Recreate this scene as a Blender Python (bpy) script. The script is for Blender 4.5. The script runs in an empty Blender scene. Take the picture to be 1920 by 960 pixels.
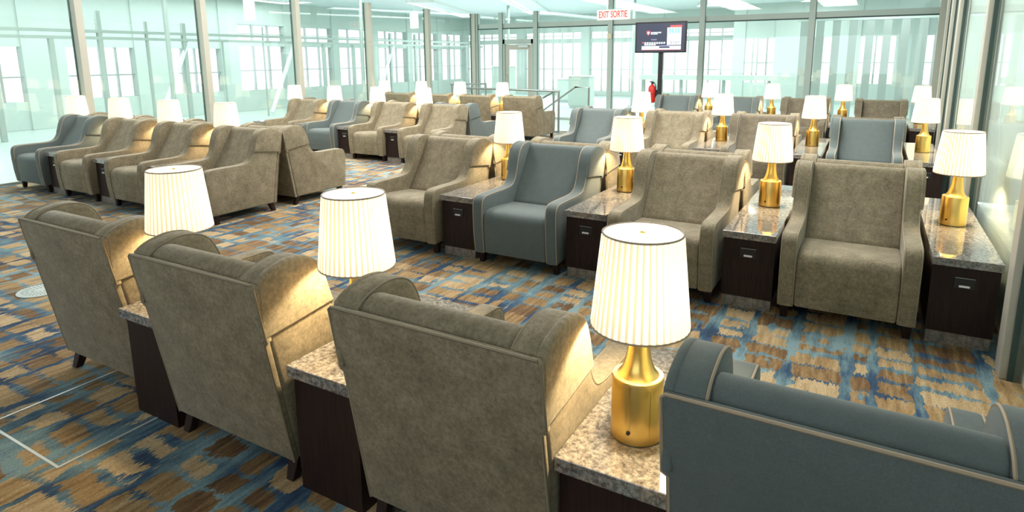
import bpy, bmesh, math, random
from mathutils import Vector, Matrix
random.seed(7)
C = bpy.context.scene.collection
SC = bpy.context.scene
R = math.radians

# ---------------------------------------------------------------- camera
F_PX, CX, CY = 1169.98, 960.92, 330.73
YAW, PITCH, ROLL, EYE = R(-29.885), R(-10.718), R(-0.359), 1.751
cam_d = bpy.data.cameras.new('camera'); cam = bpy.data.objects.new('camera', cam_d); C.objects.link(cam)
fw = Vector((math.sin(YAW)*math.cos(PITCH), math.cos(YAW)*math.cos(PITCH), math.sin(PITCH)))
rt = Vector((math.cos(YAW), -math.sin(YAW), 0)); up = rt.cross(fw)
rt2 = rt*math.cos(ROLL) + up*math.sin(ROLL); up2 = -rt*math.sin(ROLL) + up*math.cos(ROLL)
cam.matrix_world = Matrix(((rt2.x, up2.x, -fw.x, 0), (rt2.y, up2.y, -fw.y, 0), (rt2.z, up2.z, -fw.z, EYE), (0, 0, 0, 1)))
cam_d.sensor_width = 36; cam_d.lens = F_PX/1920*36
cam_d.shift_x = -(CX-960)/1920; cam_d.shift_y = (CY-480)/1920
cam_d.clip_end = 200
SC.camera = cam

# ---------------------------------------------------------------- world, view
w = bpy.data.worlds.new('sky'); SC.world = w; w.use_nodes = True
bg = w.node_tree.nodes['Background']; bg.inputs[0].default_value = (.93, .98, 1, 1); bg.inputs[1].default_value = 1.3
SC.view_settings.view_transform = 'Standard'; SC.view_settings.look = 'None'
SC.view_settings.exposure = 0.62; SC.view_settings.gamma = 1; SC.view_settings.use_curve_mapping = False

CEIL = 3.75
def strip_fill(x, y, sx, sy, rz, power, col):  # area light hung below the solid ceiling, not an opening
    l = bpy.data.lights.new('strip_fill_light', 'AREA'); l.shape = 'RECTANGLE'; l.size = sx; l.size_y = sy
    l.energy = power; l.color = col
    o = bpy.data.objects.new('strip_fill_light', l); C.objects.link(o)
    o.location = (x, y, CEIL-.02); o.rotation_euler = (0, 0, rz)
    return o
# ---------------------------------------------------------------- materials
def nodes(m):
    m.use_nodes = True; nt = m.node_tree
    return nt, nt.nodes, nt.links, nt.nodes['Principled BSDF']
def mat(name, col, rough=.6, metal=0, **kw):
    m = bpy.data.materials.new(name); nt, N, L, b = nodes(m)
    b.inputs['Base Color'].default_value = (*col, 1); b.inputs['Roughness'].default_value = rough; b.inputs['Metallic'].default_value = metal
    for k, v in kw.items(): b.inputs[k.replace('_', ' ')].default_value = v
    return m
def ramp(N, L, src, stops, interp='LINEAR'):
    r = N.new('ShaderNodeValToRGB'); r.color_ramp.interpolation = interp
    e = r.color_ramp.elements
    while len(e) > 1: e.remove(e[-1])
    e[0].position = stops[0][0]; e[0].color = (*stops[0][1], 1)
    for p, c in stops[1:]:
        q = e.new(p); q.color = (*c, 1)
    L.new(src, r.inputs[0]); return r.outputs[0]
def noise(N, L, vec, scale, detail=2, rough=.5, dims='3D'):
    n = N.new('ShaderNodeTexNoise'); n.noise_dimensions = dims
    n.inputs['Scale'].default_value = scale; n.inputs['Detail'].default_value = detail; n.inputs['Roughness'].default_value = rough
    if vec is not None: L.new(vec, n.inputs['Vector'])
    return n
def mapping(N, L, vec, scale=(1, 1, 1), loc=(0, 0, 0)):
    m = N.new('ShaderNodeMapping'); m.inputs['Scale'].default_value = scale; m.inputs['Location'].default_value = loc
    L.new(vec, m.inputs['Vector']); return m.outputs[0]
def mth(N, L, op, a, b=None, c=None):
    n = N.new('ShaderNodeMath'); n.operation = op
    for i, v in enumerate((a, b, c)):
        if v is None: continue
        if isinstance(v, (int, float)): n.inputs[i].default_value = v
        else: L.new(v, n.inputs[i])
    return n.outputs[0]
def mixc(N, L, f, a, b, mode='MIX'):
    n = N.new('ShaderNodeMix'); n.data_type = 'RGBA'; n.blend_type = mode
    for i, v in ((0, f), (6, a), (7, b)):
        if isinstance(v, (int, float)): n.inputs[i].default_value = v
        elif isinstance(v, tuple): n.inputs[i].default_value = (*v, 1)
        else: L.new(v, n.inputs[i])
    return n.outputs[2]

def velvet(name, dark, mid, light, contrast=1, scale=1):
    m = bpy.data.materials.new(name); nt, N, L, b = nodes(m)
    tc = N.new('ShaderNodeTexCoord').outputs['Object']
    n1 = noise(N, L, tc, 9*scale, 7, .78); n2 = noise(N, L, tc, 60*scale, 4, .75); n3 = noise(N, L, mapping(N, L, tc, (1, 1, .5)), 420, 1)
    s = mth(N, L, 'ADD', mth(N, L, 'MULTIPLY', n1.outputs[0], .55*contrast), mth(N, L, 'MULTIPLY', n2.outputs[0], .45*contrast))
    s = mth(N, L, 'ADD', s, .5-.5*contrast)
    c = ramp(N, L, s, [(.36, dark), (.5, mid), (.62, light)])
    c = mixc(N, L, .22, c, ramp(N, L, n3.outputs[0], [(.3, (0.1, .1, .1)), (.7, (1, 1, 1))]), 'MULTIPLY')
    L.new(c, b.inputs['Base Color']); b.inputs['Roughness'].default_value = .85
    b.inputs['Sheen Weight'].default_value = .5; b.inputs['Sheen Roughness'].default_value = .3
    b.inputs['Sheen Tint'].default_value = (.62, .62, .58, 1)
    bp = N.new('ShaderNodeBump'); bp.inputs['Strength'].default_value = .12; bp.inputs['Distance'].default_value = .003
    L.new(n3.outputs[0], bp.inputs['Height']); L.new(bp.outputs[0], b.inputs['Normal'])
    return m
M = {}
M['beige'] = velvet('olive_beige_velvet', (.12, .096, .058), (.23, .190, .120), (.34, .285, .19), .9)
M['brown'] = velvet('brown_beige_velvet', (.085, .065, .042), (.145, .118, .078), (.215, .18, .12), .9)
M['blue'] = velvet('blue_grey_wool', (.085, .105, .103), (.114, .140, .137), (.14, .168, .163), .4, 2)
M['pipe_beige'] = mat('beige_piping', (.24, .20, .13), .7)
M['pipe_blue'] = mat('tan_piping', (.36, .28, .19), .7)
M['wood'] = mat('espresso_wood', (.022, .013, .010), .45, Specular_IOR_Level=.25)
def wood_nodes():
    m = M['wood']; nt, N, L, b = nodes(m)
    tc = N.new('ShaderNodeTexCoord').outputs['Object']
    n = noise(N, L, mapping(N, L, tc, (30, 30, 2)), 3, 4)
    L.new(ramp(N, L, n.outputs[0], [(.3, (.012, .006, .005)), (.7, (.028, .013, .010))]), b.inputs['Base Color'])
wood_nodes()
def granite(name, dark):
    m = bpy.data.materials.new(name); nt, N, L, b = nodes(m)
    tc = N.new('ShaderNodeTexCoord').outputs['Object']
    a = noise(N, L, tc, 55, 6, .75); v = noise(N, L, mapping(N, L, tc, (1, 1, 1), (3, 5, 1)), 9, 5, .7); f = noise(N, L, tc, 210, 2)
    c = ramp(N, L, a.outputs[0], [(.32, (.05, .046, .042)), (.44, (.16, .145, .13)), (.54, (.29, .265, .235)), (.70, (.46, .43, .39))])
    c2 = ramp(N, L, v.outputs[0], [(.35, (.45, .42, .40)), (.5, (1, 1, 1)), (.7, (.8, .74, .68))])
    c = mixc(N, L, .75, c, c2, 'MULTIPLY')
    c = mixc(N, L, .35, c, ramp(N, L, f.outputs[0], [(.3, (.2, .2, .2)), (.65, (1, 1, 1))]), 'MULTIPLY')
    L.new(c, b.inputs['Base Color']); b.inputs['Roughness'].default_value = .035 if not dark else .3
    b.inputs['IOR'].default_value = 2.0
    return m
M['granite'] = granite('polished_brown_granite', 0); M['granite_plinth'] = granite('granite_plinth', 1)
def brass():
    m = mat('brushed_brass', (.80, .56, .17), .26, 1); nt, N, L, b = nodes(m)
    tc = N.new('ShaderNodeTexCoord').outputs['Object']
    n = noise(N, L, mapping(N, L, tc, (1, 1, 60)), 14, 3)
    L.new(mth(N, L, 'ADD', mth(N, L, 'MULTIPLY', n.outputs[0], .05), .27), b.inputs['Roughness'])
    return m
M['brass'] = brass()
def shade_mat(name, col, trans, emit, ecol):
    m = bpy.data.materials.new(name); m.use_nodes = True; nt = m.node_tree; N, L = nt.nodes, nt.links
    N.remove(N['Principled BSDF']); out = N['Material Output']
    d = N.new('ShaderNodeBsdfDiffuse'); d.inputs[0].default_value = (*col, 1)
    t = N.new('ShaderNodeBsdfTranslucent'); t.inputs[0].default_value = (*col, 1)
    mx = N.new('ShaderNodeMixShader'); mx.inputs[0].default_value = trans
    L.new(d.outputs[0], mx.inputs[1]); L.new(t.outputs[0], mx.inputs[2])
    e = N.new('ShaderNodeEmission'); e.inputs[0].default_value = (*ecol, 1); e.inputs[1].default_value = emit
    ad = N.new('ShaderNodeAddShader'); L.new(mx.outputs[0], ad.inputs[0]); L.new(e.outputs[0], ad.inputs[1])
    L.new(ad.outputs[0], out.inputs[0]); return m
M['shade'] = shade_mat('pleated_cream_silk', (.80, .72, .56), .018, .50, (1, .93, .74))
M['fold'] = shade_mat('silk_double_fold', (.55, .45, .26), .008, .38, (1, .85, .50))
M['diffuser'] = shade_mat('white_diffuser', (.9, .88, .82), .05, .85, (1, .96, .86))
M['trim'] = mat('shade_trim', (.38, .30, .21), .6)
M['black'] = mat('black_plastic', (.012, .012, .013), .35)
M['silver'] = mat('silver_metal', (.85, .85, .84), .4, .3)
M['steel'] = mat('brushed_steel', (.55, .57, .57), .3, .9)
M['rail'] = mat('satin_rail_steel', (.30, .33, .32), .35, .7)
M['alu'] = mat('champagne_aluminium', (.44, .42, .36), .42, .25)
M['alu_teal'] = mat('pale_grey_aluminium', (.40, .46, .43), .45, .2)
M['gasket'] = mat('dark_gasket', (.03, .06, .055), .5)
M['mint'] = mat('mint_painted_panel', (.53, .61, .57), .5)
M['backing'] = mat('pale_grey_green_panel', (.68, .76, .73), .4)
M['white'] = mat('white_paint', (.8, .82, .82), .5)
M['ceil'] = mat('pale_ceiling_panel', (.78, .84, .87), .6)
M['hallfloor'] = mat('pale_terrazzo', (.60, .70, .66), .25)
M['red'] = mat('red_enamel', (.55, .02, .015), .3)
M['signwhite'] = mat('sign_white', (.85, .82, .78), .4, Emission_Color=(1, .97, .92, 1), Emission_Strength=.35)
M['signred'] = mat('sign_red', (.75, .09, .06), .5, Emission_Color=(1, .12, .07, 1), Emission_Strength=.3)
def emis(name, c, s=1):
    return mat(name, (.01, .01, .01), .3, Emission_Color=(*c, 1), Emission_Strength=s)
M['luminous'] = emis('luminous_panel', (1, 1, .98), 1.6)

def glass(name, tint, refl, graze=.9):
    m = bpy.data.materials.new(name); m.use_nodes = True; nt = m.node_tree; N, L = nt.nodes, nt.links
    N.remove(N['Principled BSDF']); out = N['Material Output']
    t = N.new('ShaderNodeBsdfTransparent'); t.inputs[0].default_value = (*tint, 1)
    g = N.new('ShaderNodeBsdfGlossy'); g.inputs['Roughness'].default_value = 0; g.inputs['Color'].default_value = (.95, 1, .99, 1)
    ge = N.new('ShaderNodeNewGeometry'); dp = N.new('ShaderNodeVectorMath'); dp.operation = 'DOT_PRODUCT'
    L.new(ge.outputs['Normal'], dp.inputs[0]); L.new(ge.outputs['Incoming'], dp.inputs[1])
    c = mth(N, L, 'SUBTRACT', 1.0, mth(N, L, 'ABSOLUTE', dp.outputs['Value']))
    k = mth(N, L, 'ADD', mth(N, L, 'MULTIPLY', mth(N, L, 'POWER', c, 5), graze), refl)
    mx = N.new('ShaderNodeMixShader'); L.new(k, mx.inputs[0]); L.new(t.outputs[0], mx.inputs[1]); L.new(g.outputs[0], mx.inputs[2])
    L.new(mx.outputs[0], out.inputs[0]); return m
M['glass'] = glass('green_tinted_glass', (.96, .99, .98), .05)
M['wall_glass'] = glass('milky_wall_glass', (.97, .99, .98), .05, .45)

def carpet():
    m = bpy.data.materials.new('woven_blue_ochre_carpet'); nt, N, L, b = nodes(m)
    P = N.new('ShaderNodeTexCoord').outputs['Object']
    sx = N.new('ShaderNodeSeparateXYZ'); L.new(P, sx.inputs[0]); X, Y = sx.outputs[0], sx.outputs[1]
    # yarn streaks run along Y
    jag = noise(N, L, mapping(N, L, P, (70, 3, 1)), 1, 2, .6).outputs[0]
    big = noise(N, L, P, 1.6, 3, .6)
    wob = noise(N, L, P, 5, 2)
    Yj = mth(N, L, 'ADD', Y, mth(N, L, 'MULTIPLY', mth(N, L, 'SUBTRACT', jag, .5), .13))
    Yj = mth(N, L, 'ADD', Yj, mth(N, L, 'MULTIPLY', mth(N, L, 'SUBTRACT', wob.outputs[0], .5), .06))
    Xj = mth(N, L, 'ADD', X, mth(N, L, 'MULTIPLY', mth(N, L, 'SUBTRACT', noise(N, L, mapping(N, L, P, (1, 3, 1), (4, 4, 0)), 4, 3).outputs[0], .5), .05))
    def lines(v, per, off, seed):       # distance to irregular grid lines and cell id
        vo = N.new('ShaderNodeTexVoronoi'); vo.voronoi_dimensions = '1D'; vo.feature = 'DISTANCE_TO_EDGE'
        vo.inputs['Scale'].default_value = 1; L.new(mth(N, L, 'ADD', mth(N, L, 'DIVIDE', v, per), off), vo.inputs['W'])
        vc = N.new('ShaderNodeTexVoronoi'); vc.voronoi_dimensions = '1D'
        vc.inputs['Scale'].default_value = 1; L.new(mth(N, L, 'ADD', mth(N, L, 'DIVIDE', v, per), off), vc.inputs['W'])
        return mth(N, L, 'MULTIPLY', vo.outputs['Distance'], per), vc.outputs['Color']
    dx, cx_ = lines(Xj, .23, 3.3, 0); dy, cy_ = lines(Yj, .17, 9.1, 1)
    dx2, _ = lines(Xj, .62, 1.7, 0)
    wn = noise(N, L, mapping(N, L, P, (1, 1, 1), (9, 2, 0)), 2.1, 3, .6).outputs[0]
    wx = mth(N, L, 'MULTIPLY', mth(N, L, 'SUBTRACT', wn, .345), .16)
    wn2 = noise(N, L, mapping(N, L, P, (1.6, .8, 1), (1, 7, 0)), 2.6, 3, .6).outputs[0]
    wy = mth(N, L, 'MULTIPLY', mth(N, L, 'SUBTRACT', wn2, .375), .13)
    mxl = mth(N, L, 'LESS_THAN', dx, wx); myl = mth(N, L, 'LESS_THAN', dy, wy)
    blob = mth(N, L, 'GREATER_THAN', mth(N, L, 'ADD', noise(N, L, mapping(N, L, P, (3.6, 1.3, 1), (5, 1, 0)), 1.5, 3, .6).outputs[0], mth(N, L, 'MULTIPLY', mth(N, L, 'SUBTRACT', jag, .5), .16)), .60)
    mask = mth(N, L, 'MAXIMUM', mth(N, L, 'MAXIMUM', mxl, myl), blob)
    # colours
    cellr = N.new('ShaderNodeTexWhiteNoise'); cellr.noise_dimensions = '3D'
    ad = N.new('ShaderNodeVectorMath'); ad.operation = 'ADD'; L.new(cx_, ad.inputs[0])
    ml = N.new('ShaderNodeVectorMath'); ml.operation = 'MULTIPLY'; L.new(cy_, ml.inputs[0]); ml.inputs[1].default_value = (3.1, 5.7, 1.3)
    L.new(ml.outputs[0], ad.inputs[1]); L.new(ad.outputs[0], cellr.inputs[0])
    streak = noise(N, L, mapping(N, L, P, (26, 3.2, 1)), 1, 4, .7).outputs[0]
    t = mth(N, L, 'ADD', mth(N, L, 'MULTIPLY', cellr.outputs['Value'], .45), mth(N, L, 'MULTIPLY', mth(N, L, 'SUBTRACT', streak, .17), .95))
    och = ramp(N, L, t, [(.22, (.085, .040, .014)), (.40, (.21, .115, .042)), (.58, (.38, .24, .10)), (.80, (.58, .42, .235))])
    bt = mth(N, L, 'ADD', mth(N, L, 'MULTIPLY', noise(N, L, mapping(N, L, P, (1, 1, 1), (2, 8, 0)), 1.7, 3, .6).outputs[0], .85), mth(N, L, 'MULTIPLY', mth(N, L, 'SUBTRACT', streak, .2), .5))
    blu = ramp(N, L, bt, [(.40, (.012, .028, .060)), (.49, (.028, .075, .15)), (.57, (.10, .18, .22)), (.70, (.23, .35, .38))])
    c = mixc(N, L, mask, och, blu)
    fine = noise(N, L, mapping(N, L, P, (300, 75, 1)), 1, 2, .7).outputs[0]
    c = mixc(N, L, .8, c, ramp(N, L, fine, [(.32, (.38, .38, .38)), (.66, (1.12, 1.12, 1.12))]), 'MULTIPLY')
    L.new(c, b.inputs['Base Color']); b.inputs['Roughness'].default_value = .95
    bp = N.new('ShaderNodeBump'); bp.inputs['Strength'].default_value = .35; bp.inputs['Distance'].default_value = .006
    L.new(fine, bp.inputs['Height']); L.new(bp.outputs[0], b.inputs['Normal'])
    return m
M['carpet'] = carpet()

# ---------------------------------------------------------------- helpers
def obj(name, bm, m, parent=None, smooth=None):
    bmesh.ops.recalc_face_normals(bm, faces=bm.faces[:])
    me = bpy.data.meshes.new(name); bm.to_mesh(me); bm.free()
    for x in (m if isinstance(m, (list, tuple)) else [m]): me.materials.append(x)
    if smooth:
        for p in me.polygons: p.use_smooth = True
        me.set_sharp_from_angle(angle=R(smooth))
    o = bpy.data.objects.new(name, me); C.objects.link(o)
    if parent: o.parent = parent
    return o
def tag(o, label, cat, group=None, kind=None):
    if label: o['label'] = label
    if cat: o['category'] = cat
    if group: o['group'] = group
    if kind: o['kind'] = kind
    return o
def empty(name, loc=(0, 0, 0), rz=0):
    o = bpy.data.objects.new(name, None); C.objects.link(o); o.location = loc; o.rotation_euler = (0, 0, rz)
    o.empty_display_size = .1
    return o
def struct(name, bm, m, label=None):
    o = obj(name, bm, m); o['kind'] = 'structure'
    if label: o['label'] = label
    return o
def copy_tree(o, parent=None):
    c = o.copy(); C.objects.link(c); c.parent = parent
    for ch in o.children: copy_tree(ch, c)
    return c
def box(bm, x0, x1, y0, y1, z0, z1, mi=0, bev=0):
    vs = [bm.verts.new((x, y, z)) for z in (z0, z1) for y in (y0, y1) for x in (x0, x1)]
    fs = [(0, 2, 3, 1), (4, 5, 7, 6), (0, 1, 5, 4), (2, 6, 7, 3), (0, 4, 6, 2), (1, 3, 7, 5)]
    out = []
    for f in fs:
        q = bm.faces.new([vs[i] for i in f]); q.material_index = mi; out.append(q)
    if bev:
        es = list({e for f in out for e in f.edges})
        bmesh.ops.bevel(bm, geom=es, offset=bev, segments=2, affect='EDGES', profile=.5)
    return vs
def lathe(bm, prof, n=32, mi=0, cx=0, cy=0, cap0=True, cap1=True):
    rings = []
    for r, z in prof:
        rings.append([bm.verts.new((cx+r*math.cos(2*math.pi*k/n), cy+r*math.sin(2*math.pi*k/n), z)) for k in range(n)])
    for a, b in zip(rings, rings[1:]):
        for k in range(n):
            f = bm.faces.new((a[k], a[(k+1) % n], b[(k+1) % n], b[k])); f.material_index = mi
    if cap0: bm.faces.new(rings[0][::-1]).material_index = mi
    if cap1: bm.faces.new(rings[-1]).material_index = mi
def tube(bm, pts, r, n=6, closed=False):
    pts = [Vector(p) for p in pts]; rings = []
    N_ = len(pts)
    for i, p in enumerate(pts):
        a = pts[(i-1) % N_] if (closed or i > 0) else p; c = pts[(i+1) % N_] if (closed or i < N_-1) else p
        t = (c-a).normalized()
        ref = Vector((1, 0, 0)) if abs(t.x) < .9 else Vector((0, 0, 1))
        u = t.cross(ref).normalized(); v = t.cross(u).normalized()
        rings.append([bm.verts.new(p+u*r*math.cos(2*math.pi*k/n)+v*r*math.sin(2*math.pi*k/n)) for k in range(n)])
    rng = range(N_) if closed else range(N_-1)
    for i in rng:
        a, b = rings[i], rings[(i+1) % N_]
        for k in range(n): bm.faces.new((a[k], a[(k+1) % n], b[(k+1) % n], b[k]))
    if not closed:
        bm.faces.new(rings[0]); bm.faces.new(rings[-1][::-1])
def catmull(pts, n=5):
    out = []
    P = [pts[0]]+list(pts)+[pts[-1]]
    for i in range(1, len(P)-2):
        p0, p1, p2, p3 = P[i-1:i+3]
        for k in range(n):
            t = k/n
            out.append(tuple(.5*((2*b)+(-a+c)*t+(2*a-5*b+4*c-d)*t*t+(-a+3*b-3*c+d)*t**3) for a, b, c, d in zip(p0, p1, p2, p3)))
    out.append(tuple(pts[-1])); return out
def offset_poly(P, d):
    n = len(P); area = sum(P[i][0]*P[(i+1) % n][1]-P[(i+1) % n][0]*P[i][1] for i in range(n))
    s = 1 if area > 0 else -1; out = []
    for i in range(n):
        a, b, c = Vector(P[i-1]), Vector(P[i]), Vector(P[(i+1) % n])
        e1, e2 = (b-a).normalized(), (c-b).normalized()
        n1, n2 = Vector((-e1.y, e1.x))*s, Vector((-e2.y, e2.x))*s
        m_ = (n1+n2); m_ = m_/max(.4, m_.length_squared/2)*1.0 if m_.length > 1e-6 else n1
        q = b+m_*d if True else b
        out.append((q.x, q.y))
    return out
def slab(bm, P, lo, hi, r, fn, seg=3, bulge=0):
    """rounded slab: polygon P in (a,b), thickness lo..hi, edge radius r; fn(a,b,t)->xyz"""
    rings = []
    for k in range(seg+1):
        a = math.pi/2*k/seg
        rings.append((offset_poly(P, r*(1-math.sin(a))) if k < seg else P, lo+r*(1-math.cos(a))))
    for k in range(seg, -1, -1):
        a = math.pi/2*k/seg
        rings.append((offset_poly(P, r*(1-math.sin(a))) if k < seg else P, hi-r*(1-math.cos(a))))
    V = [[bm.verts.new(fn(a, b, t)) for a, b in Q] for Q, t in rings]
    n = len(P)
    for A, B in zip(V, V[1:]):
        for i in range(n): bm.faces.new((A[i], A[(i+1) % n], B[(i+1) % n], B[i]))
    bm.faces.new(V[0][::-1]); bm.faces.new(V[-1])

# ---------------------------------------------------------------- armchair
def rearT(z): return .135*(1-(z-.10)/.80)      # rear plane rake
top_curve = catmull([(.022, .922), (.06, .948), (.11, .965), (.18, .976), (.26, .964), (.32, .925), (.36, .85), (.385, .77), (.415, .69), (.455, .635), (.51, .612), (.60, .604), (.75, .604), (.90, .602), (.955, .592), (.988, .56), (1.0, .50)], 4)
side_poly = [(rearT(.10)+.03, .10), (.028, .895)] + top_curve + [(1.0, .42), (.99, .25), (.972, .10)]
def make_armchair(name, fab, pipe):
    root = empty(name)
    F = lambda s: (lambda a, b, t: (s*t, -a, b))
    for s in (-1, 1):
        bm = bmesh.new(); slab(bm, side_poly, .295, .398, .02, F(s), 4)
        arm = obj('arm', bm, fab, root, 50)
        # welting on both rims of the arm band
        bm = bmesh.new()
        line = offset_poly(side_poly, .004)[1:]
        for xx in (.302, .392): tube(bm, [(s*xx, -a, b) for a, b in line], .0045, 5)
        obj('piping', bm, pipe, arm, 60)
        # upper pad of the wing
        top = [(a, b) for a, b in top_curve if b > .735 or a < .3]
        bm = bmesh.new(); P = [(.025, .685)] + [(a-.001, b+.003) for a, b in top] + [(.40, .728)]
        slab(bm, P, .38, .412, .012, F(s), 3); obj('wing_pad', bm, fab, root, 50)
    # back cushion between the wings
    bm = bmesh.new()
    P = catmull([(.03, .90), (.045, .930), (.075, .950), (.11, .955), (.15, .938), (.185, .885), (.26, .76), (.37, .60), (.47, .46)], 4) + [(.47, .15), (.14, .15)]
    slab(bm, P, -.2985, .2985, .014, lambda a, b, t: (t, -a, b), 3); obj('backrest', bm, fab, root, 50)
    # rear panel, wider above the wing seam
    PB = [(-.393, .10), (-.393, .665), (-.409, .675), (-.409, .910), (-.398, .920), (.398, .920), (.409, .910), (.409, .675), (.393, .665), (.393, .10)]
    bm = bmesh.new(); slab(bm, PB, 0, .032, .008, lambda a, b, t: (a, -(rearT(b)+t), b), 2)
    bp = obj('back_panel', bm, fab, root, 50)
    bm = bmesh.new(); tube(bm, [(a, -(rearT(b)+.003), b) for a, b in PB], .0055, 6); obj('piping', bm, pipe, bp, 60)
    # seat
    bm = bmesh.new()
    P = [(.44, .108), (.44, .45)] + catmull([(.50, .462), (.66, .474), (.80, .484), (.90, .484), (.955, .470), (.985, .435), (.992, .38), (.990, .28), (.970, .108)], 4)
    slab(bm, P, -.296, .296, .018, lambda a, b, t: (t, -a, b), 4); obj('seat', bm, fab, root, 50)
    for s in (-1, 1):
        for (t0, t1, dz) in ((.90, .0, 0), (.20, -.045, 0)):
            bm = bmesh.new(); vs = box(bm, s*.355-.03, s*.355+.03, -(t0+.03), -(t0-.03), 0, .112)
            for v in vs:
                if v.co.z < .01:
                    v.co.x = s*.358+(v.co.x-s*.355)*.7; v.co.y = -t0-t1+(v.co.y+t0)*.7
                    if t1: v.co.y = v.co.y
            if t1:
                for v in vs:
                    if v.co.z < .01: v.co.y += 2*t1*-1*-1 if False else 0
            bmesh.ops.bevel(bm, geom=bm.edges[:], offset=.003, segments=1, affect='EDGES')
            obj('leg', bm, M['wood'], root)
    return root
proto = {'beige': make_armchair('wing_armchair', M['beige'], M['pipe_beige']), 'blue': make_armchair('wing_armchair', M['blue'], M['pipe_blue']), 'brown': make_armchair('wing_armchair', M['brown'], M['pipe_beige'])}
CN = {'beige': 'olive beige velvet', 'blue': 'blue grey', 'brown': 'brownish beige velvet'}
used = set()
def armchair(kind, x, yrear, face, label, group, sx=1):
    if kind not in used: used.add(kind); o = proto[kind]
    else: o = copy_tree(proto[kind])
    o.location = (x, yrear, 0); o.rotation_euler = (0, 0, 0 if face < 0 else math.pi); o.scale = (sx, 1, 1)
    tag(o, CN[kind]+' '+label, 'armchair', group)
    return o

# ---------------------------------------------------------------- side tables and lamps
TT = .56
def make_table(depth, double):
    root = empty('side_table'); h = .175
    bm = bmesh.new(); box(bm, -h, h, 0, depth, TT-.05, TT, 0, .003); obj('table_top', bm, M['granite'], root)
    bm = bmesh.new(); box(bm, -h+.006, h-.006, .03, depth-.03, .085, TT-.051); obj('cabinet_body', bm, M['wood'], root)
    bm = bmesh.new(); box(bm, -h+.012, h-.012, .045, depth-.045 if double else .30, 0, .084); obj('plinth', bm, M['granite_plinth'], root)
    if not double:
        bm = bmesh.new(); box(bm, -h+.008, h-.008, .301, depth-.032, 0, .084); obj('plinth', bm, M['wood'], root)
    for e in ((0, 1) if double else (0,)):
        y = .03 if e == 0 else depth-.03; s = -1 if e == 0 else 1
        bm = bmesh.new(); box(bm, -.052, .052, min(y, y+s*.006), max(y, y+s*.006), .375, .445, 0, .002)
        p = obj('outlet_panel', bm, M['black'], root)
        bm = bmesh.new(); box(bm, -.028, .028, min(y+s*.006, y+s*.016), max(y+s*.006, y+s*.016), .384, .397, 0, .003)
        obj('metal_pull', bm, M['silver'], p)
        bm = bmesh.new(); box(bm, -.050, .050, min(y+s*.006, y+s*.008), max(y+s*.006, y+s*.008), .440, .4425)
        obj('panel_rim', bm, M['steel'], p)
    return root
tproto = {'single': make_table(.86, False), 'double': make_table(1.88, True)}
def table(kind, x, y0, label, group, rot=False, sx=1):
    if ('t', kind) not in used: used.add(('t', kind)); o = tproto[kind]
    else: o = copy_tree(tproto[kind])
    o.location = (x, y0, 0); o.rotation_euler = (0, 0, math.pi if rot else 0); o.scale = (sx, 1, 1)
    return tag(o, label, 'side table', group)

def make_lamp():
    root = empty('table_lamp')
    bm = bmesh.new(); lathe(bm, [(.078, 0), (.0825, .004), (.0825, .012), (.081, .200), (.079, .207), (.072, .209)], 48)
    base = obj('base', bm, M['brass'], root, 40)
    bm = bmesh.new(); lathe(bm, [(.0, .207), (.067, .208), (.061, .214), (.052, .227), (.0445, .246), (.0385, .271), (.0345, .300), (.032, .335), (.031, .40)], 40, cap0=False)
    obj('neck', bm, M['brass'], root, 40)
    bm = bmesh.new()
    for a in (-98, -50, 60):
        c, s = math.cos(R(a)), math.sin(R(a)); r = .0815
        v = []
        for z, rr in ((.012, .0825), (.198, .081)):
            for da in (-2.0, 2.0):
                q = R(a+da); v.append(bm.verts.new(((rr+.0012)*math.cos(q), (rr+.0012)*math.sin(q), z)))
        bm.faces.new((v[0], v[1], v[3], v[2]))
    obj('seam_strip', bm, M['brass'], base)
    bm = bmesh.new()
    q = R(-98); 
    bmesh.ops.create_cone(bm, cap_ends=True, segments=12, radius1=.007, radius2=.006, depth=.008, matrix=Matrix.Translation((.084*math.cos(q), .084*math.sin(q), .045)) @ Matrix.Rotation(q, 4, 'Z') @ Matrix.Rotation(R(90), 4, 'Y'))
    obj('switch', bm, M['black'], base)
    # pleated shade
    bm = bmesh.new(); n = 42; z0, z1 = .372, .668; r0, r1 = .150, .120
    rings = []
    for z in (z0, z0+.01, z0+.1, z0+.2, z1-.008, z1):
        f = (z-z0)/(z1-z0); r = r0+(r1-r0)*f; amp = .0042 if z0 < z < z1 else .001
        ring = []
        for k in range(n):
            for j, (da, dr) in enumerate(((0, -1), (.18, .6), (.44, 1), (.70, .6))):
                a = 2*math.pi*(k+da)/n
                ring.append(bm.verts.new(((r+amp*dr)*math.cos(a), (r+amp*dr)*math.sin(a), z)))
        rings.append(ring)
    m_ = n*4
    for ri, (A, B) in enumerate(zip(rings, rings[1:])):
        for k in range(m_):
            f = bm.faces.new((A[k], A[(k+1) % m_], B[(k+1) % m_], B[k]))
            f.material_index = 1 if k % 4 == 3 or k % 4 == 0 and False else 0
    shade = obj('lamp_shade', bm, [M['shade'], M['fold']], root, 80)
    bm = bmesh.new(); lathe(bm, [(.118, z1-.003), (.118, z1-.0005)], 48); obj('diffuser', bm, M['diffuser'], root)
    for nm, rr, z in (('top_trim', .1215, z1), ('bottom_trim', .151, z0)):
        bm = bmesh.new(); tube(bm, [(rr*math.cos(2*math.pi*k/48), rr*math.sin(2*math.pi*k/48), z) for k in range(48)], .0034, 6, True)
        obj(nm, bm, M['trim'], shade, 60)
    bm = bmesh.new(); lathe(bm, [(.010, z1), (.010, z1+.003), (.004, z1+.006)], 16); obj('finial', bm, M['brass'], root, 40)
    return root
lproto = make_lamp()
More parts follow.
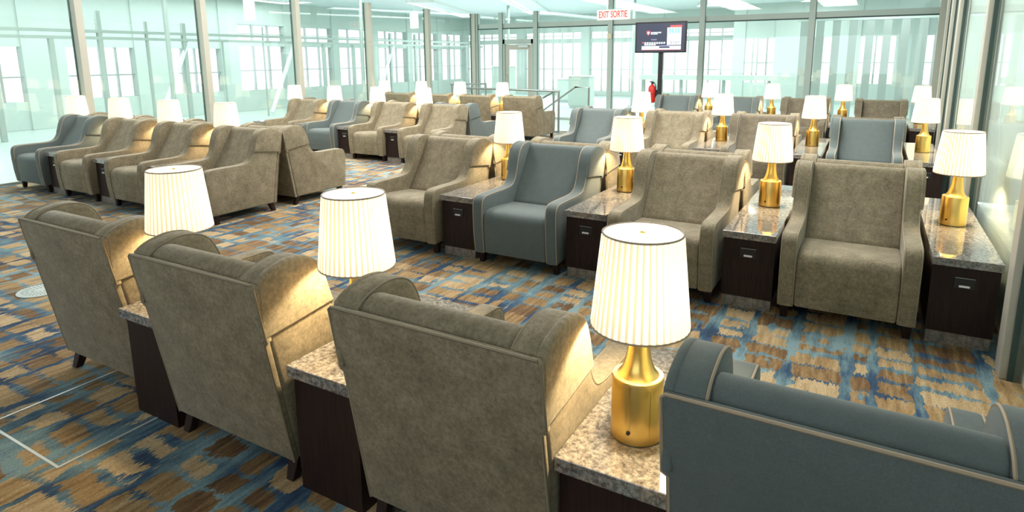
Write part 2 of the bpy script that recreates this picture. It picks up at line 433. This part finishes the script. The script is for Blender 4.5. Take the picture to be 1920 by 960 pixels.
bulb = bpy.data.lights.new('lamp_bulb', 'POINT'); bulb.energy = 15; bulb.color = (1, .80, .50); bulb.shadow_soft_size = .035
def lamp(x, y, label, group):
    if 'lamp' not in used: used.add('lamp'); o = lproto
    else: o = copy_tree(lproto)
    o.location = (x, y, TT+.001); o.rotation_euler = (0, 0, random.uniform(-.5, .5))
    tag(o, label, 'table lamp', group)
    b = bpy.data.objects.new('lamp_bulb', bulb); C.objects.link(b); b.parent = o; b.location = (0, 0, .50)
    return o

ordn = ['leftmost', 'second from left', 'third from left', 'rightmost']
# nearest row, seen from behind
gA = 'armchairs in the nearest row'
for k, x, y, i in (('beige', -3.53, 1.505, 0), ('beige', -2.357, 1.434, 1), ('beige', -1.147, 1.434, 2), ('blue', .012, 1.434, 3)):
    armchair(k, x, y, 1, ['wing armchair seen from behind, leftmost of the nearest row', 'wing armchair seen from behind, second from left in the nearest row', 'wing armchair seen from behind, large in the bottom centre', 'wing armchair with tan piping, cut off at the bottom right corner'][i], gA)
for x, w_ in ((-2.945, 'leftmost in the nearest row'), (-1.754, 'middle of three in the nearest row'), (-.571, 'nearest, bottom centre under the largest lamp')):
    table('single', x, 2.40, 'dark granite topped side table, '+w_, 'side tables', True)
for x, w_ in ((-2.93, 'leftmost lamp of the nearest row, before the left armchairs'), (-1.75, 'middle lamp of the nearest row'), (-.568, 'nearest and largest, beside the blue grey chair')):
    lamp(x, 1.78, 'brass lamp with pleated cream shade, '+w_, 'brass table lamps')

def block(kinds, back_kinds, cxs, mid, lxs, rowname, backname, tname, lname, sx=1, lampnames=None):
    n = 4
    for i, (k, x) in enumerate(zip(kinds, cxs)):
        armchair(k, x, mid-.006, -1, 'armchair facing the camera, %s in %s' % (ordn[i], rowname), 'armchairs in the '+rowname, sx)
    for i, (k, x) in enumerate(zip(back_kinds, cxs)):
        if k: armchair(k, x, mid+.006, 1, 'armchair facing away, behind the %s of %s' % (ordn[i], rowname), 'armchairs backed against the '+rowname, sx)
    for i, x in enumerate(lxs):
        if rowname == 'near left row' and i == 0:      # shallow table tucked behind the chair by the glass
            table('single', x, mid-.30, 'dark granite topped table, beside the glass wall in near left row', 'side tables', False, sx)
        else: table('double', x, mid-.94, 'dark granite topped table, %s in %s' % (ordn[i], rowname), 'side tables', False, sx*(1 if sx == 1 else .97))
        lamp(x, mid, 'brass lamp with pleated shade, %s in %s' % (ordn[i], rowname), 'brass table lamps')
block(['beige', 'blue', 'beige', 'beige'], ['beige', 'beige', 'beige', 'beige'], [-3.705, -2.49, -1.27, -.045], 5.335, [-3.10, -1.876, -.655, .575], 'near right row', '', '', '')
block(['blue', 'beige', 'brown', 'blue'], ['blue', 'beige', 'beige', 'brown'], [-3.68, -2.47, -1.27, -.03], 9.31, [-3.06, -1.85, -.66, .60], 'middle right row', '', '', '')
block(['blue', 'blue', 'brown', 'brown'], ['beige', 'beige', 'beige', 'beige'], [-3.545, -2.33, -1.10, .145], 13.27, [-2.93, -1.715, -.47, .76], 'far right row', '', '', '')
block(['blue', 'beige', 'beige', 'beige'], ['beige', 'beige', 'beige', 'beige'], [-9.955, -8.765, -7.575, -6.395], 4.985, [-10.54, -9.36, -8.17, -6.985], 'near left row', '', '', '')
block(['beige', 'blue', 'beige', 'beige'], ['brown', 'blue', 'beige', 'blue'], [-9.88, -8.76, -7.635, -6.51], 9.11, [-10.46, -9.32, -8.195, -7.075], 'far left row', '', '', '', .965)
for i, x in enumerate([-9.88, -8.76, -7.64, -6.52]):
    armchair('beige', x, 11.62, 1, 'wing armchair seen from behind, %s in rearmost left row' % ordn[i], 'armchairs in rearmost left row', .965)
for i, x in enumerate([-10.46, -9.32, -8.21, -7.08]):
    table('single', x, 12.52, 'dark granite topped side table, %s in rearmost left row' % ordn[i], 'side tables', True, .94)
    lamp(x, 11.9, 'brass lamp with pleated cream shade, %s in rearmost left row' % ordn[i], 'brass table lamps')

# ---------------------------------------------------------------- room shell
XL, YB, ZT = -10.72, 16.4, 3.08
bm = bmesh.new(); box(bm, XL, 1.6, -2.5, 13.75, -.06, 0); struct('floor', bm, M['carpet'], 'patterned carpet in ochre, tan and blue')
bm = bmesh.new(); box(bm, XL, 1.6, 13.75, YB+.1, -.06, -.002)
box(bm, -34, XL, -4, 34, -.06, -.004); box(bm, XL, 20, YB+.1, 34, -.06, -.004); struct('floor_hall', bm, M['hallfloor'], 'pale terrazzo floor of the hall around the lounge')
# solid ceiling slab above the strip and fill lights
bm = bmesh.new(); box(bm, -34, 20, -4, 34, CEIL+.03, CEIL+.12); struct('ceiling', bm, M['ceil'], 'pale blue grey hall ceiling')

def mullion(bm, x, y, z0, z1, wx, wy):
    box(bm, x-wx/2, x+wx/2, y-wy/2, y+wy/2, z0, z1, 0, .006)
    box(bm, x-wx/2-.004, x-wx/2+.03, y-wy/2-.012, y-wy/2, z0, z1, 1)
# left glass wall
LM = [3.05, 5.24, 7.33, 9.5, 11.70, 14.03, 16.33]
g = empty('wall_left', (XL, 0, 0)); g['kind'] = 'structure'; g['label'] = 'green tinted glass wall on the left'
def at(o, root): o.parent = root; o.matrix_parent_inverse = root.matrix_basis.inverted(); return o
bm = bmesh.new(); box(bm, XL-.006, XL+.006, -1, YB, 0, ZT); at(obj('glass_pane', bm, M['glass']), g)
for y in LM:
    bm = bmesh.new(); mullion(bm, XL, y, 0, ZT, .16, .11); at(obj('mullion', bm, [M['alu'], M['gasket']]), g)
bm = bmesh.new(); box(bm, XL-.03, XL+.03, -1, YB, 0, .03); at(obj('bottom_channel', bm, M['alu_teal']), g)
# right wall: glossy back-painted glass between posts
def rx(y): return .785 if y <= 8.6 else .785+(y-8.6)/7.8*.40
g = empty('wall_right', (.8, 0, 0)); g['kind'] = 'structure'; g['label'] = 'glass wall on the right reflecting the lamps'
RP = [-1.5, 2.0, 4.15, 6.38, 8.55, 10.8, 13.2, YB]
for a, b_ in zip(RP, RP[1:]):
    bm = bmesh.new()
    xa, xb = rx(a), rx(b_)
    vs = [(xa, a), (xb, b_), (xb+.02, b_), (xa+.02, a)]
    A = [bm.verts.new((x, y, 0)) for x, y in vs]; B = [bm.verts.new((x, y, ZT)) for x, y in vs]
    for i in range(4): bm.faces.new((A[i], A[(i+1) % 4], B[(i+1) % 4], B[i]))
    bm.faces.new(A[::-1]); bm.faces.new(B)
    at(obj('glass_pane', bm, M['wall_glass']), g)
for y in RP[1:-1]:
    bm = bmesh.new(); x = rx(y); box(bm, x-.05, x+.03, y-.07, y+.07, 0, ZT, 0, .006); box(bm, x-.014, x+.03, y-.082, y-.07, 0, ZT, 1)
    at(obj('post', bm, [M['alu'], M['gasket']]), g)
bm = bmesh.new()
for a, b_ in zip(RP, RP[1:]):
    A = [bm.verts.new((x, y, 0)) for x, y in ((rx(a)+.05, a), (rx(b_)+.05, b_), (rx(b_)+.1, b_), (rx(a)+.1, a))]; B = [bm.verts.new((v.co.x, v.co.y, ZT)) for v in A]
    for i in range(4): bm.faces.new((A[i], A[(i+1) % 4], B[(i+1) % 4], B[i]))
    bm.faces.new(A[::-1]); bm.faces.new(B)
at(obj('backing_panel', bm, M['backing']), g)
# back wall
def bx_(px): return {895: -10.64, 941: -9.77, 1005: -8.60, 1145: -6.31, 1315: -3.87, 1518: -1.37, 1765: 1.20}[px]
g = empty('wall_back', (0, YB, 0)); g['kind'] = 'structure'; g['label'] = 'glass wall at the far end'
bm = bmesh.new()
box(bm, XL, bx_(941), YB-.006, YB+.006, 0, ZT); box(bm, bx_(941), bx_(1005), YB-.006, YB+.006, 2.30, ZT); box(bm, bx_(1005), 1.3, YB-.006, YB+.006, 0, ZT+.6)
at(obj('glass_pane', bm, M['glass']), g)
for px in (895, 941, 1005, 1145, 1315, 1518, 1765):
    x = bx_(px); wd = .14 if px < 1765 else .24; top = ZT if px < 1100 else ZT+.6
    bm = bmesh.new(); box(bm, x-wd/2, x+wd/2, YB-.08, YB+.08, 0, top, 0, .006); box(bm, x+wd/2, x+wd/2+.012, YB-.08, YB-.06, 0, top, 1)
    at(obj('mullion', bm, [M['alu_teal'] if px < 1700 else M['alu'], M['gasket']]), g)
bm = bmesh.new(); box(bm, XL, 1.2, YB-.05, YB+.05, 2.63, 2.76); box(bm, XL, 1.2, YB-.055, YB-.03, 2.60, 2.63, 1); at(obj('transom', bm, [M['alu_teal'], M['gasket']]), g)
bm = bmesh.new(); box(bm, XL, 1.2, YB-.03, YB+.03, 0, .06); at(obj('bottom_channel', bm, M['alu_teal']), g)
bm = bmesh.new(); box(bm, XL, 1.6, -2.6, -2.5, 0, .9); box(bm, XL, 1.6, -2.6, -2.5, 2.75, CEIL); [box(bm, x, x+.5, -2.6, -2.5, .9, 2.75) for x in (XL, -8, -5.4, -2.8, 1.1)]; struct('wall_light_block', bm, mat('warm_grey_wall', (.30, .28, .24), .7), 'unseen warm grey wall added behind the camera to block light')  # unseen wall added to block sky light from behind; openings admit some
# door
d0, d1 = bx_(941)+.08, bx_(1005)-.08
g = empty('door_1', ((d0+d1)/2, YB, 0)); g['kind'] = 'structure'; g['label'] = 'glazed aluminium door in the far glass wall'
bm = bmesh.new(); box(bm, d0, d0+.06, YB-.07, YB+.05, 0, 2.30); box(bm, d1-.06, d1, YB-.07, YB+.05, 0, 2.30); box(bm, d0, d1, YB-.07, YB+.05, 2.17, 2.30)
at(obj('door_frame', bm, M['alu_teal']), g)
bm = bmesh.new(); a, b_ = d0+.07, d1-.07
box(bm, a, a+.11, YB-.04, YB, .02, 2.15); box(bm, b_-.11, b_, YB-.04, YB, .02, 2.15); box(bm, a+.11, b_-.11, YB-.04, YB, 2.0, 2.15); box(bm, a+.11, b_-.11, YB-.04, YB, .02, .25)
leaf = at(obj('door_leaf', bm, M['alu']), g)
bm = bmesh.new(); box(bm, a+.11, b_-.11, YB-.024, YB-.016, .25, 2.0); at(obj('glass_pane', bm, M['glass']), g)
bm = bmesh.new(); box(bm, b_-.40, b_-.08, YB-.10, YB-.04, 2.06, 2.13); box(bm, b_-.42, b_-.1, YB-.12, YB-.10, 2.14, 2.16); at(obj('door_closer', bm, M['steel']), g)
bm = bmesh.new(); tube(bm, [(a+.05, YB-.04, .95), (a+.05, YB-.10, .95), (a+.05, YB-.10, 1.25), (a+.05, YB-.04, 1.25)], .012); at(obj('door_handle', bm, M['steel']), g)

# floor trim rectangle and round floor outlet
bm = bmesh.new(); T = .006
x0, x1, y0, y1 = -3.63, -2.955, 1.13, 1.80
for a in ((x0-T, x0+T, y0-T, y1+T), (x1-T, x1+T, y0-T, y1+T), (x0+T, x1-T, y0-T, y0+T), (x0+T, x1-T, y1-T, y1+T)):
    box(bm, a[0], a[1], a[2], a[3], 0, .003)
struct('trim_1', bm, mat('pale_metal_strip', (.62, .62, .60), .35, .4), 'thin pale metal frame of a floor hatch in the carpet')
g = empty('floor_vent', (-5.47, 2.16, 0)); tag(g, 'round pale floor vent in the carpet, left of the nearest chairs', 'floor vent')
bm = bmesh.new(); lathe(bm, [(.155, 0), (.155, .006), (.135, .009), (.0, .009)], 40, cap1=False); obj('rim', bm, mat('pale_vent', (.40, .44, .41), .4), g, 40)
bm = bmesh.new()
for ring, n in ((.118, 30), (.09, 22), (.055, 14)):
    for k in range(n):
        a = 2*math.pi*k/n; c, s = math.cos(a), math.sin(a); r0, r1, w_ = ring-.011, ring+.009, .0035
        f = bm.faces.new([bm.verts.new((r*c-q*s, r*s+q*c, .0098)) for r, q in ((r0, -w_), (r1, -w_), (r1, w_), (r0, w_))])
obj('slots', bm, M['black'], g)

# ---------------------------------------------------------------- handrails
def rail(name, label, segs, posts):
    g = empty(name, segs[0][0][:2] + (0,)); tag(g, label, 'handrail', 'steel handrails at the ramp')
    for s in segs:
        bm = bmesh.new(); tube(bm, s, .024, 10); at(obj('rail', bm, M['rail'], None, 50), g)
    for (x, y, za, zb) in posts:
        bm = bmesh.new(); lathe(bm, [(.05, za), (.05, za+.01), (.024, za+.011), (.024, zb)], 12, cx=x, cy=y); at(obj('post', bm, M['rail'], None, 50), g)
    return g
rail('handrail', 'brushed steel handrail running level behind the far left chairs', [[(-9.25, 13.3, 1.02), (-6.36, 13.3, .985)], [(-6.95, 13.6, .80), (-6.62, 13.6, .98)]], [(-6.38, 13.3, 0, .98), (-6.66, 13.6, 0, .97), (-9.2, 13.3, 0, 1.01)])
rail('handrail', 'brushed steel handrail sloping up beside the level one', [[(-7.6, 14.5, .28), (-6.50, 14.5, 1.03), (-6.12, 14.5, 1.03)]], [(-6.13, 14.5, 0, 1.02), (-7.55, 14.5, 0, .30)])
rail('handrail', 'brushed steel handrail farthest back at the left glass wall', [[(-10.4, 14.6, 1.04), (-9.2, 14.6, 1.07)]], [(-9.22, 14.6, 0, 1.06), (-10.35, 14.6, 0, 1.03)])

# ---------------------------------------------------------------- television, extinguisher, exit sign
TX, TY = -4.36, 14.55
g = empty('television', (TX, TY, 0)); tag(g, 'flat television on a black floor pole, screen with dark menu and white bars', 'television')
bm = bmesh.new(); lathe(bm, [(.28, 0), (.28, .015), (.05, .03), (.045, .06)], 32); obj('stand_base', bm, M['black'], g, 40)
bm = bmesh.new(); box(bm, -.05, .05, -.03, .03, .03, 2.1, 0, .008); obj('pole', bm, M['black'], g)
TW, TH, TZ = 1.20, .70, 2.205
bm = bmesh.new(); box(bm, -TW/2, TW/2, -.09, -.035, TZ-TH/2, TZ+TH/2, 0, .008); tvb = obj('tv_body', bm, M['black'], g)
scr = [M['black'], emis('screen_navy', (.035, .045, .09), .8), emis('screen_white', (.85, .93, 1), 1), emis('screen_red', (.95, .12, .12), .9), emis('screen_cyan', (.30, .75, .75), .9), emis('screen_lilac', (.45, .5, .8), .7), emis('screen_grey', (.5, .52, .58), .8)]
bm = bmesh.new(); SW, SH = TW-.08, TH-.07
def srect(u0, u1, v0, v1, mi, lay, sh=0):
    y = -.0905-.0006*lay
    q = [(u0, v0), (u1, v0), (u1+sh, v1), (u0+sh, v1)]
    f = bm.faces.new([bm.verts.new((-SW/2+u*SW, y, TZ-SH/2+v*SH)) for u, v in q]); f.material_index = mi
srect(0, 1, 0, 1, 1, 0)
srect(.11, .93, .06, .19, 2, 1); srect(.11, .93, .045, .06, 3, 1); srect(.48, .70, .115, .17, 1, 2); srect(.49, .68, .17, .205, 5, 2)
srect(.64, .93, .22, .60, 2, 1); srect(.64, .93, .60, .84, 2, 1)
for k in range(4): srect(.675+k*.06, .715+k*.06, .63, .82, 4, 2)
srect(.70, .94, .84, .92, 3, 1)
for k in range(4): srect(.70+k*.05, .73+k*.05, .24+.05*(k % 2), .36, 6, 2, .03)
for k in range(9): srect(.165+k*.05, .20+k*.05, .265, .33, 2, 1, .006)
for k in range(5): srect(.165+k*.05, .205+k*.05, .215, .26, 2, 1, .006)
srect(.12, .155, .29, .335, 3, 1)
for k in range(4): srect(.31+k*.03, .332+k*.03, .40, .435, 5, 1)
for k in range(6): srect(.30+k*.037, .328+k*.037, .645, .695, 2, 1)
for k in range(4): srect(.30+k*.037, .328+k*.037, .605, .635, 2, 1)
for sc_, mi, ly in ((1, 3, 1), (.55, 2, 2)):
    pts = [(-.5, .5), (.5, .5), (.5, -.1), (0, -.62), (-.5, -.1)]
    f = bm.faces.new([bm.verts.new((-SW/2+(.245+a*.075*sc_)*SW, -.0905-.0006*ly, TZ-SH/2+(.66+b*.15*sc_)*SH)) for a, b in pts]); f.material_index = mi
obj('screen', bm, scr, g)

g = empty('fire_extinguisher', (TX-.175, TY-.02, .70)); tag(g, 'red fire extinguisher hanging on the black television pole', 'fire extinguisher')
bm = bmesh.new(); lathe(bm, [(.070, 0), (.082, .015), (.085, .03), (.085, .34), (.072, .385), (.035, .41), (.028, .43)], 24); obj('cylinder', bm, M['red'], g, 40)
bm = bmesh.new(); lathe(bm, [(.026, .43), (.026, .47)], 12); box(bm, -.025, .055, -.012, .012, .46, .485, 0, .003); box(bm, -.06, .01, -.012, .012, .475, .50, 0, .003); obj('valve_handle', bm, M['black'], g)
bm = bmesh.new(); tube(bm, catmull([(.03, 0, .46), (.085, -.02, .42), (.10, -.02, .30), (.098, -.02, .15)], 5), .011, 8); obj('hose', bm, M['black'], g, 50)
bm = bmesh.new(); lathe(bm, [(.0868, .20), (.0868, .21)], 24, cap0=False, cap1=False); obj('strap', bm, M['black'], g)
bm = bmesh.new(); box(bm, .07, .12, -.02, .02, .12, .30); obj('bracket', bm, M['black'], g)

g = empty('exit_sign', (-6.20, YB-.14, 2.88)); tag(g, 'white EXIT SORTIE sign with red letters on the far glass wall', 'exit sign')
bm = bmesh.new(); box(bm, -.46, .46, -.03, .03, -.135, .135, 0, .008); obj('sign_box', bm, M['signwhite'], g)
def text(body, x, y, z, size, m, parent, name='lettering', sx=1):
    cu = bpy.data.curves.new(name, 'FONT'); cu.body = body; cu.size = size; cu.align_x = 'CENTER'; cu.align_y = 'CENTER'; cu.extrude = .002; cu.offset = .004
    t = bpy.data.objects.new('tmp', cu); C.objects.link(t); dg = bpy.context.evaluated_depsgraph_get(); dg.update()
    me = bpy.data.meshes.new_from_object(t.evaluated_get(dg)); bpy.data.objects.remove(t); me.materials.clear(); me.materials.append(m)
    o = bpy.data.objects.new(name, me); C.objects.link(o); o.parent = parent
    o.location = (x, y, z); o.rotation_euler = (R(90), 0, 0); o.scale = (sx, 1, 1); return o
text('EXIT', -.265, -.033, 0, .24, M['signred'], g, sx=.60); text('SORTIE', .165, -.033, 0, .24, M['signred'], g, sx=.60)
bm = bmesh.new(); box(bm, -.05, .05, .03, .07, -.06, .06); obj('wall_mount', bm, M['steel'], g)
g = empty('motion_sensor', (-6.31, YB-.10, 2.32)); tag(g, 'small cream sensor on the mullion below the exit sign', 'sensor')
bm = bmesh.new(); box(bm, -.06, .06, -.04, .019, -.07, .07, 0, .012); obj('sensor_box', bm, mat('cream_plastic', (.7, .62, .45), .5), g)

# ---------------------------------------------------------------- hall beyond the glass
def facade(name, label, org, ux, length, bays, cols_per, bands, zt, pier, seed=1):
    """org: start; ux: unit direction; openings cut by building piers, spandrels and thin bars"""
    g = empty(name, org); g['kind'] = 'structure'; g['label'] = label
    ux = Vector(ux); nx = Vector((ux.y, -ux.x, 0))
    def bb(bm, a, b_, z0, z1, d=.2, off=0):
        P = [Vector(org)+ux*a+nx*(off-d/2), Vector(org)+ux*b_+nx*(off-d/2), Vector(org)+ux*b_+nx*(off+d/2), Vector(org)+ux*a+nx*(off+d/2)]
        A = [bm.verts.new((p.x, p.y, z0)) for p in P]; B = [bm.verts.new((p.x, p.y, z1)) for p in P]
        for i in range(4): bm.faces.new((A[i], A[(i+1) % 4], B[(i+1) % 4], B[i]))
        bm.faces.new(A[::-1]); bm.faces.new(B)
    bm = bmesh.new(); zs = [0]+[z for b in bands for z in b]+[zt]
    for a, b_ in zip(zs[::2], zs[1::2]):
        if b_ > a: bb(bm, 0, length, a, b_)
    bw = length/bays
    for k in range(bays+1): bb(bm, max(0, k*bw-pier/2), min(length, k*bw+pier/2), 0, zt, .3)
    at(obj('pier_wall', bm, M['mint']), g)
    bm = bmesh.new()
    for k in range(bays):
        for j in range(1, cols_per):
            x = k*bw+pier/2+(bw-pier)*j/cols_per+random.uniform(-.08, .08); bb(bm, x-.03, x+.03, zs[1], bands[-1][1], .08)
    for z0, z1 in bands:
        z = z0+(z1-z0)*.45; bb(bm, 0, length, z-.02, z+.02, .06)
    at(obj('glazing_bars', bm, M['steel']), g)
    return g
facade('wall_hall_left', 'mint panelled wall with tall bright windows beyond the left glass', (-19, -3, 0), (0, 1, 0), 17, 6, 4, [(.72, 2.12)], CEIL+.03, 1.0)
facade('wall_hall_far_left', 'bright window wall beyond the left glass, farther end', (-19, 14, 0), (0, 1, 0), 14, 6, 3, [(.70, 2.22), (2.38, 2.95)], CEIL+.03, .35)
facade('wall_hall_back', 'bright gridded window wall beyond the far glass', (-19, 28, 0), (1, 0, 0), 14.0, 4, 6, [(.20, 2.45), (2.65, 2.95)], CEIL+.03, .45)
facade('wall_hall_back_right', 'mint panelled wall with narrow windows beyond the far glass', (-5.0, 26.5, 0), (1, 0, 0), 14, 7, 4, [(.75, 2.45)], CEIL+.03, .9)
# hall columns
for x, y in ((-14.5, 9.0), (-14.5, 15.5), (-12.5, 21.5), (-7.6, 22), (-14.5, 2.5)):
    o = None
    g = empty('hall_column', (x, y, 0)); tag(g, None, 'column', 'slim steel columns in the hall')
    g['label'] = 'slim pale steel column standing in the hall behind the glass'
    bm = bmesh.new(); lathe(bm, [(.055, .02), (.055, CEIL)], 16); obj('shaft', bm, M['alu_teal'], g, 50)
    bm = bmesh.new(); lathe(bm, [(.16, 0), (.16, .03)], 16); obj('base_plate', bm, M['steel'], g)
# steel frames and slatted screen in the hall
g = empty('hall_gantry', (-16.6, 0, 0)); tag(g, 'long pale steel gantry with double beam beyond the left glass wall', 'gantry')
for z in (2.30, 2.46):
    bm = bmesh.new(); box(bm, -16.66, -16.54, -1, 26, z-.035, z+.035); at(obj('beam', bm, M['alu_teal']), g)
for k in range(23):
    y = -1+k*1.2+random.uniform(-.3, .3); w_ = random.choice((.04, .06, .1)); bm = bmesh.new(); box(bm, -16.6-w_/2, -16.6+w_/2, y-w_/2, y+w_/2, 0, random.choice((2.27, 2.75, 2.95))); at(obj('post', bm, M['alu_teal']), g)
for y in (9.8, 13.5, 18.4):
    bm = bmesh.new(); tube(bm, [(-16.6, y, .1), (-16.6, y+1.1, 2.28)], .06, 8); at(obj('brace', bm, M['white']), g)
g = empty('slatted_screen', (0, 20.5, 0)); tag(g, 'pale grey green vertical slat screen behind the far glass, right side', 'screen')
for k in range(12):
    x = -2.0+k*.42; bm = bmesh.new(); box(bm, x, x+.20, 20.45, 20.55, 0, 2.75); at(obj('slat', bm, M['alu_teal']), g)
bm = bmesh.new(); box(bm, -2.1, 3.0, 20.44, 20.56, 2.75, 2.95); at(obj('header', bm, M['mint']), g)
g = empty('hall_canopy', (-4, 23, 0)); tag(g, 'low mint canopy and posts in the hall behind the far right glass', 'canopy')
bm = bmesh.new(); box(bm, -7.6, -1.6, 22.7, 23.3, .95, 1.12); at(obj('canopy_top', bm, M['mint']), g)
for x in (-7.5, -6.1, -4.6, -3.1, -1.8):
    bm = bmesh.new(); box(bm, x-.05, x+.05, 22.95, 23.05, 0, .95); at(obj('post', bm, M['alu_teal']), g)
for i, (x, y, wx, h) in enumerate(((-11.6, 19.6, .7, 1.45), (-9.0, 20.6, .8, 1.1), (-10.4, 23.2, 1.4, .9))):
    g = empty('hall_kiosk', (x, y, 0)); tag(g, ['tall pale green kiosk in the hall beyond the door', 'pale green kiosk in the hall right of the door', 'low wide pale counter in the hall beyond the far glass'][i], 'kiosk')
    bm = bmesh.new(); box(bm, -wx/2, wx/2, -.25, .25, .08, h, 0, .02); obj('kiosk_body', bm, M['mint'], g)
    bm = bmesh.new(); box(bm, -wx/2+.04, wx/2-.04, -.21, .21, 0, .08); obj('plinth', bm, M['steel'], g)
    bm = bmesh.new(); box(bm, -wx/2-.03, wx/2+.03, -.28, .28, h, h+.04, 0, .01); obj('kiosk_top', bm, M['white'], g)
# pendant cylinder lights
for i, (x, y) in enumerate(((-14.6, 11.4), (-14.0, 17.6))):
    g = empty('pendant_light', (x, y, CEIL)); tag(g, ['white cylinder pendant in the hall, nearer one at the left', 'white cylinder pendant in the hall, farther one left of the door'][i], 'pendant light', 'white cylinder pendants')
    bm = bmesh.new(); lathe(bm, [(.005, -.45), (.005, 0)], 8); obj('cord', bm, M['steel'], g)
    bm = bmesh.new(); lathe(bm, [(.14, -.95), (.14, -.45)], 24); obj('shade', bm, M['luminous'], g, 50)
# framed area lights: hall strips, plus fill panels added for brightness
def strip_fill_panel(x, y, wd, ln, power, rz=0, col=(.93, 1, .98)):
    strip_fill(x, y, wd, ln, rz, power, col)
    g = empty('strip_fill_frame', (x, y, CEIL), rz); g['kind'] = 'structure'
    bm = bmesh.new(); t = .05
    for a in ((-wd/2-t, -wd/2, -ln/2, ln/2), (wd/2, wd/2+t, -ln/2, ln/2), (-wd/2, wd/2, -ln/2-t, -ln/2), (-wd/2, wd/2, ln/2, ln/2+t)): box(bm, *a, -.06, .03)
    obj('frame', bm, M['white'], g)
for x in (-17.0, -13.0): strip_fill_panel(x, 9.0, 1.2, 14, 215, .12)
for x in (-15.5, -11.8, -8.1, -4.4, -.7): strip_fill_panel(x, 21.8, .9, 8, 150, .36)
for x in (-8.4, -4.9, -1.4): strip_fill_panel(x, 8.3, 1.2, 8, 255, 0, (1, .97, .92))  # unseen panels added over the lounge to light the seating
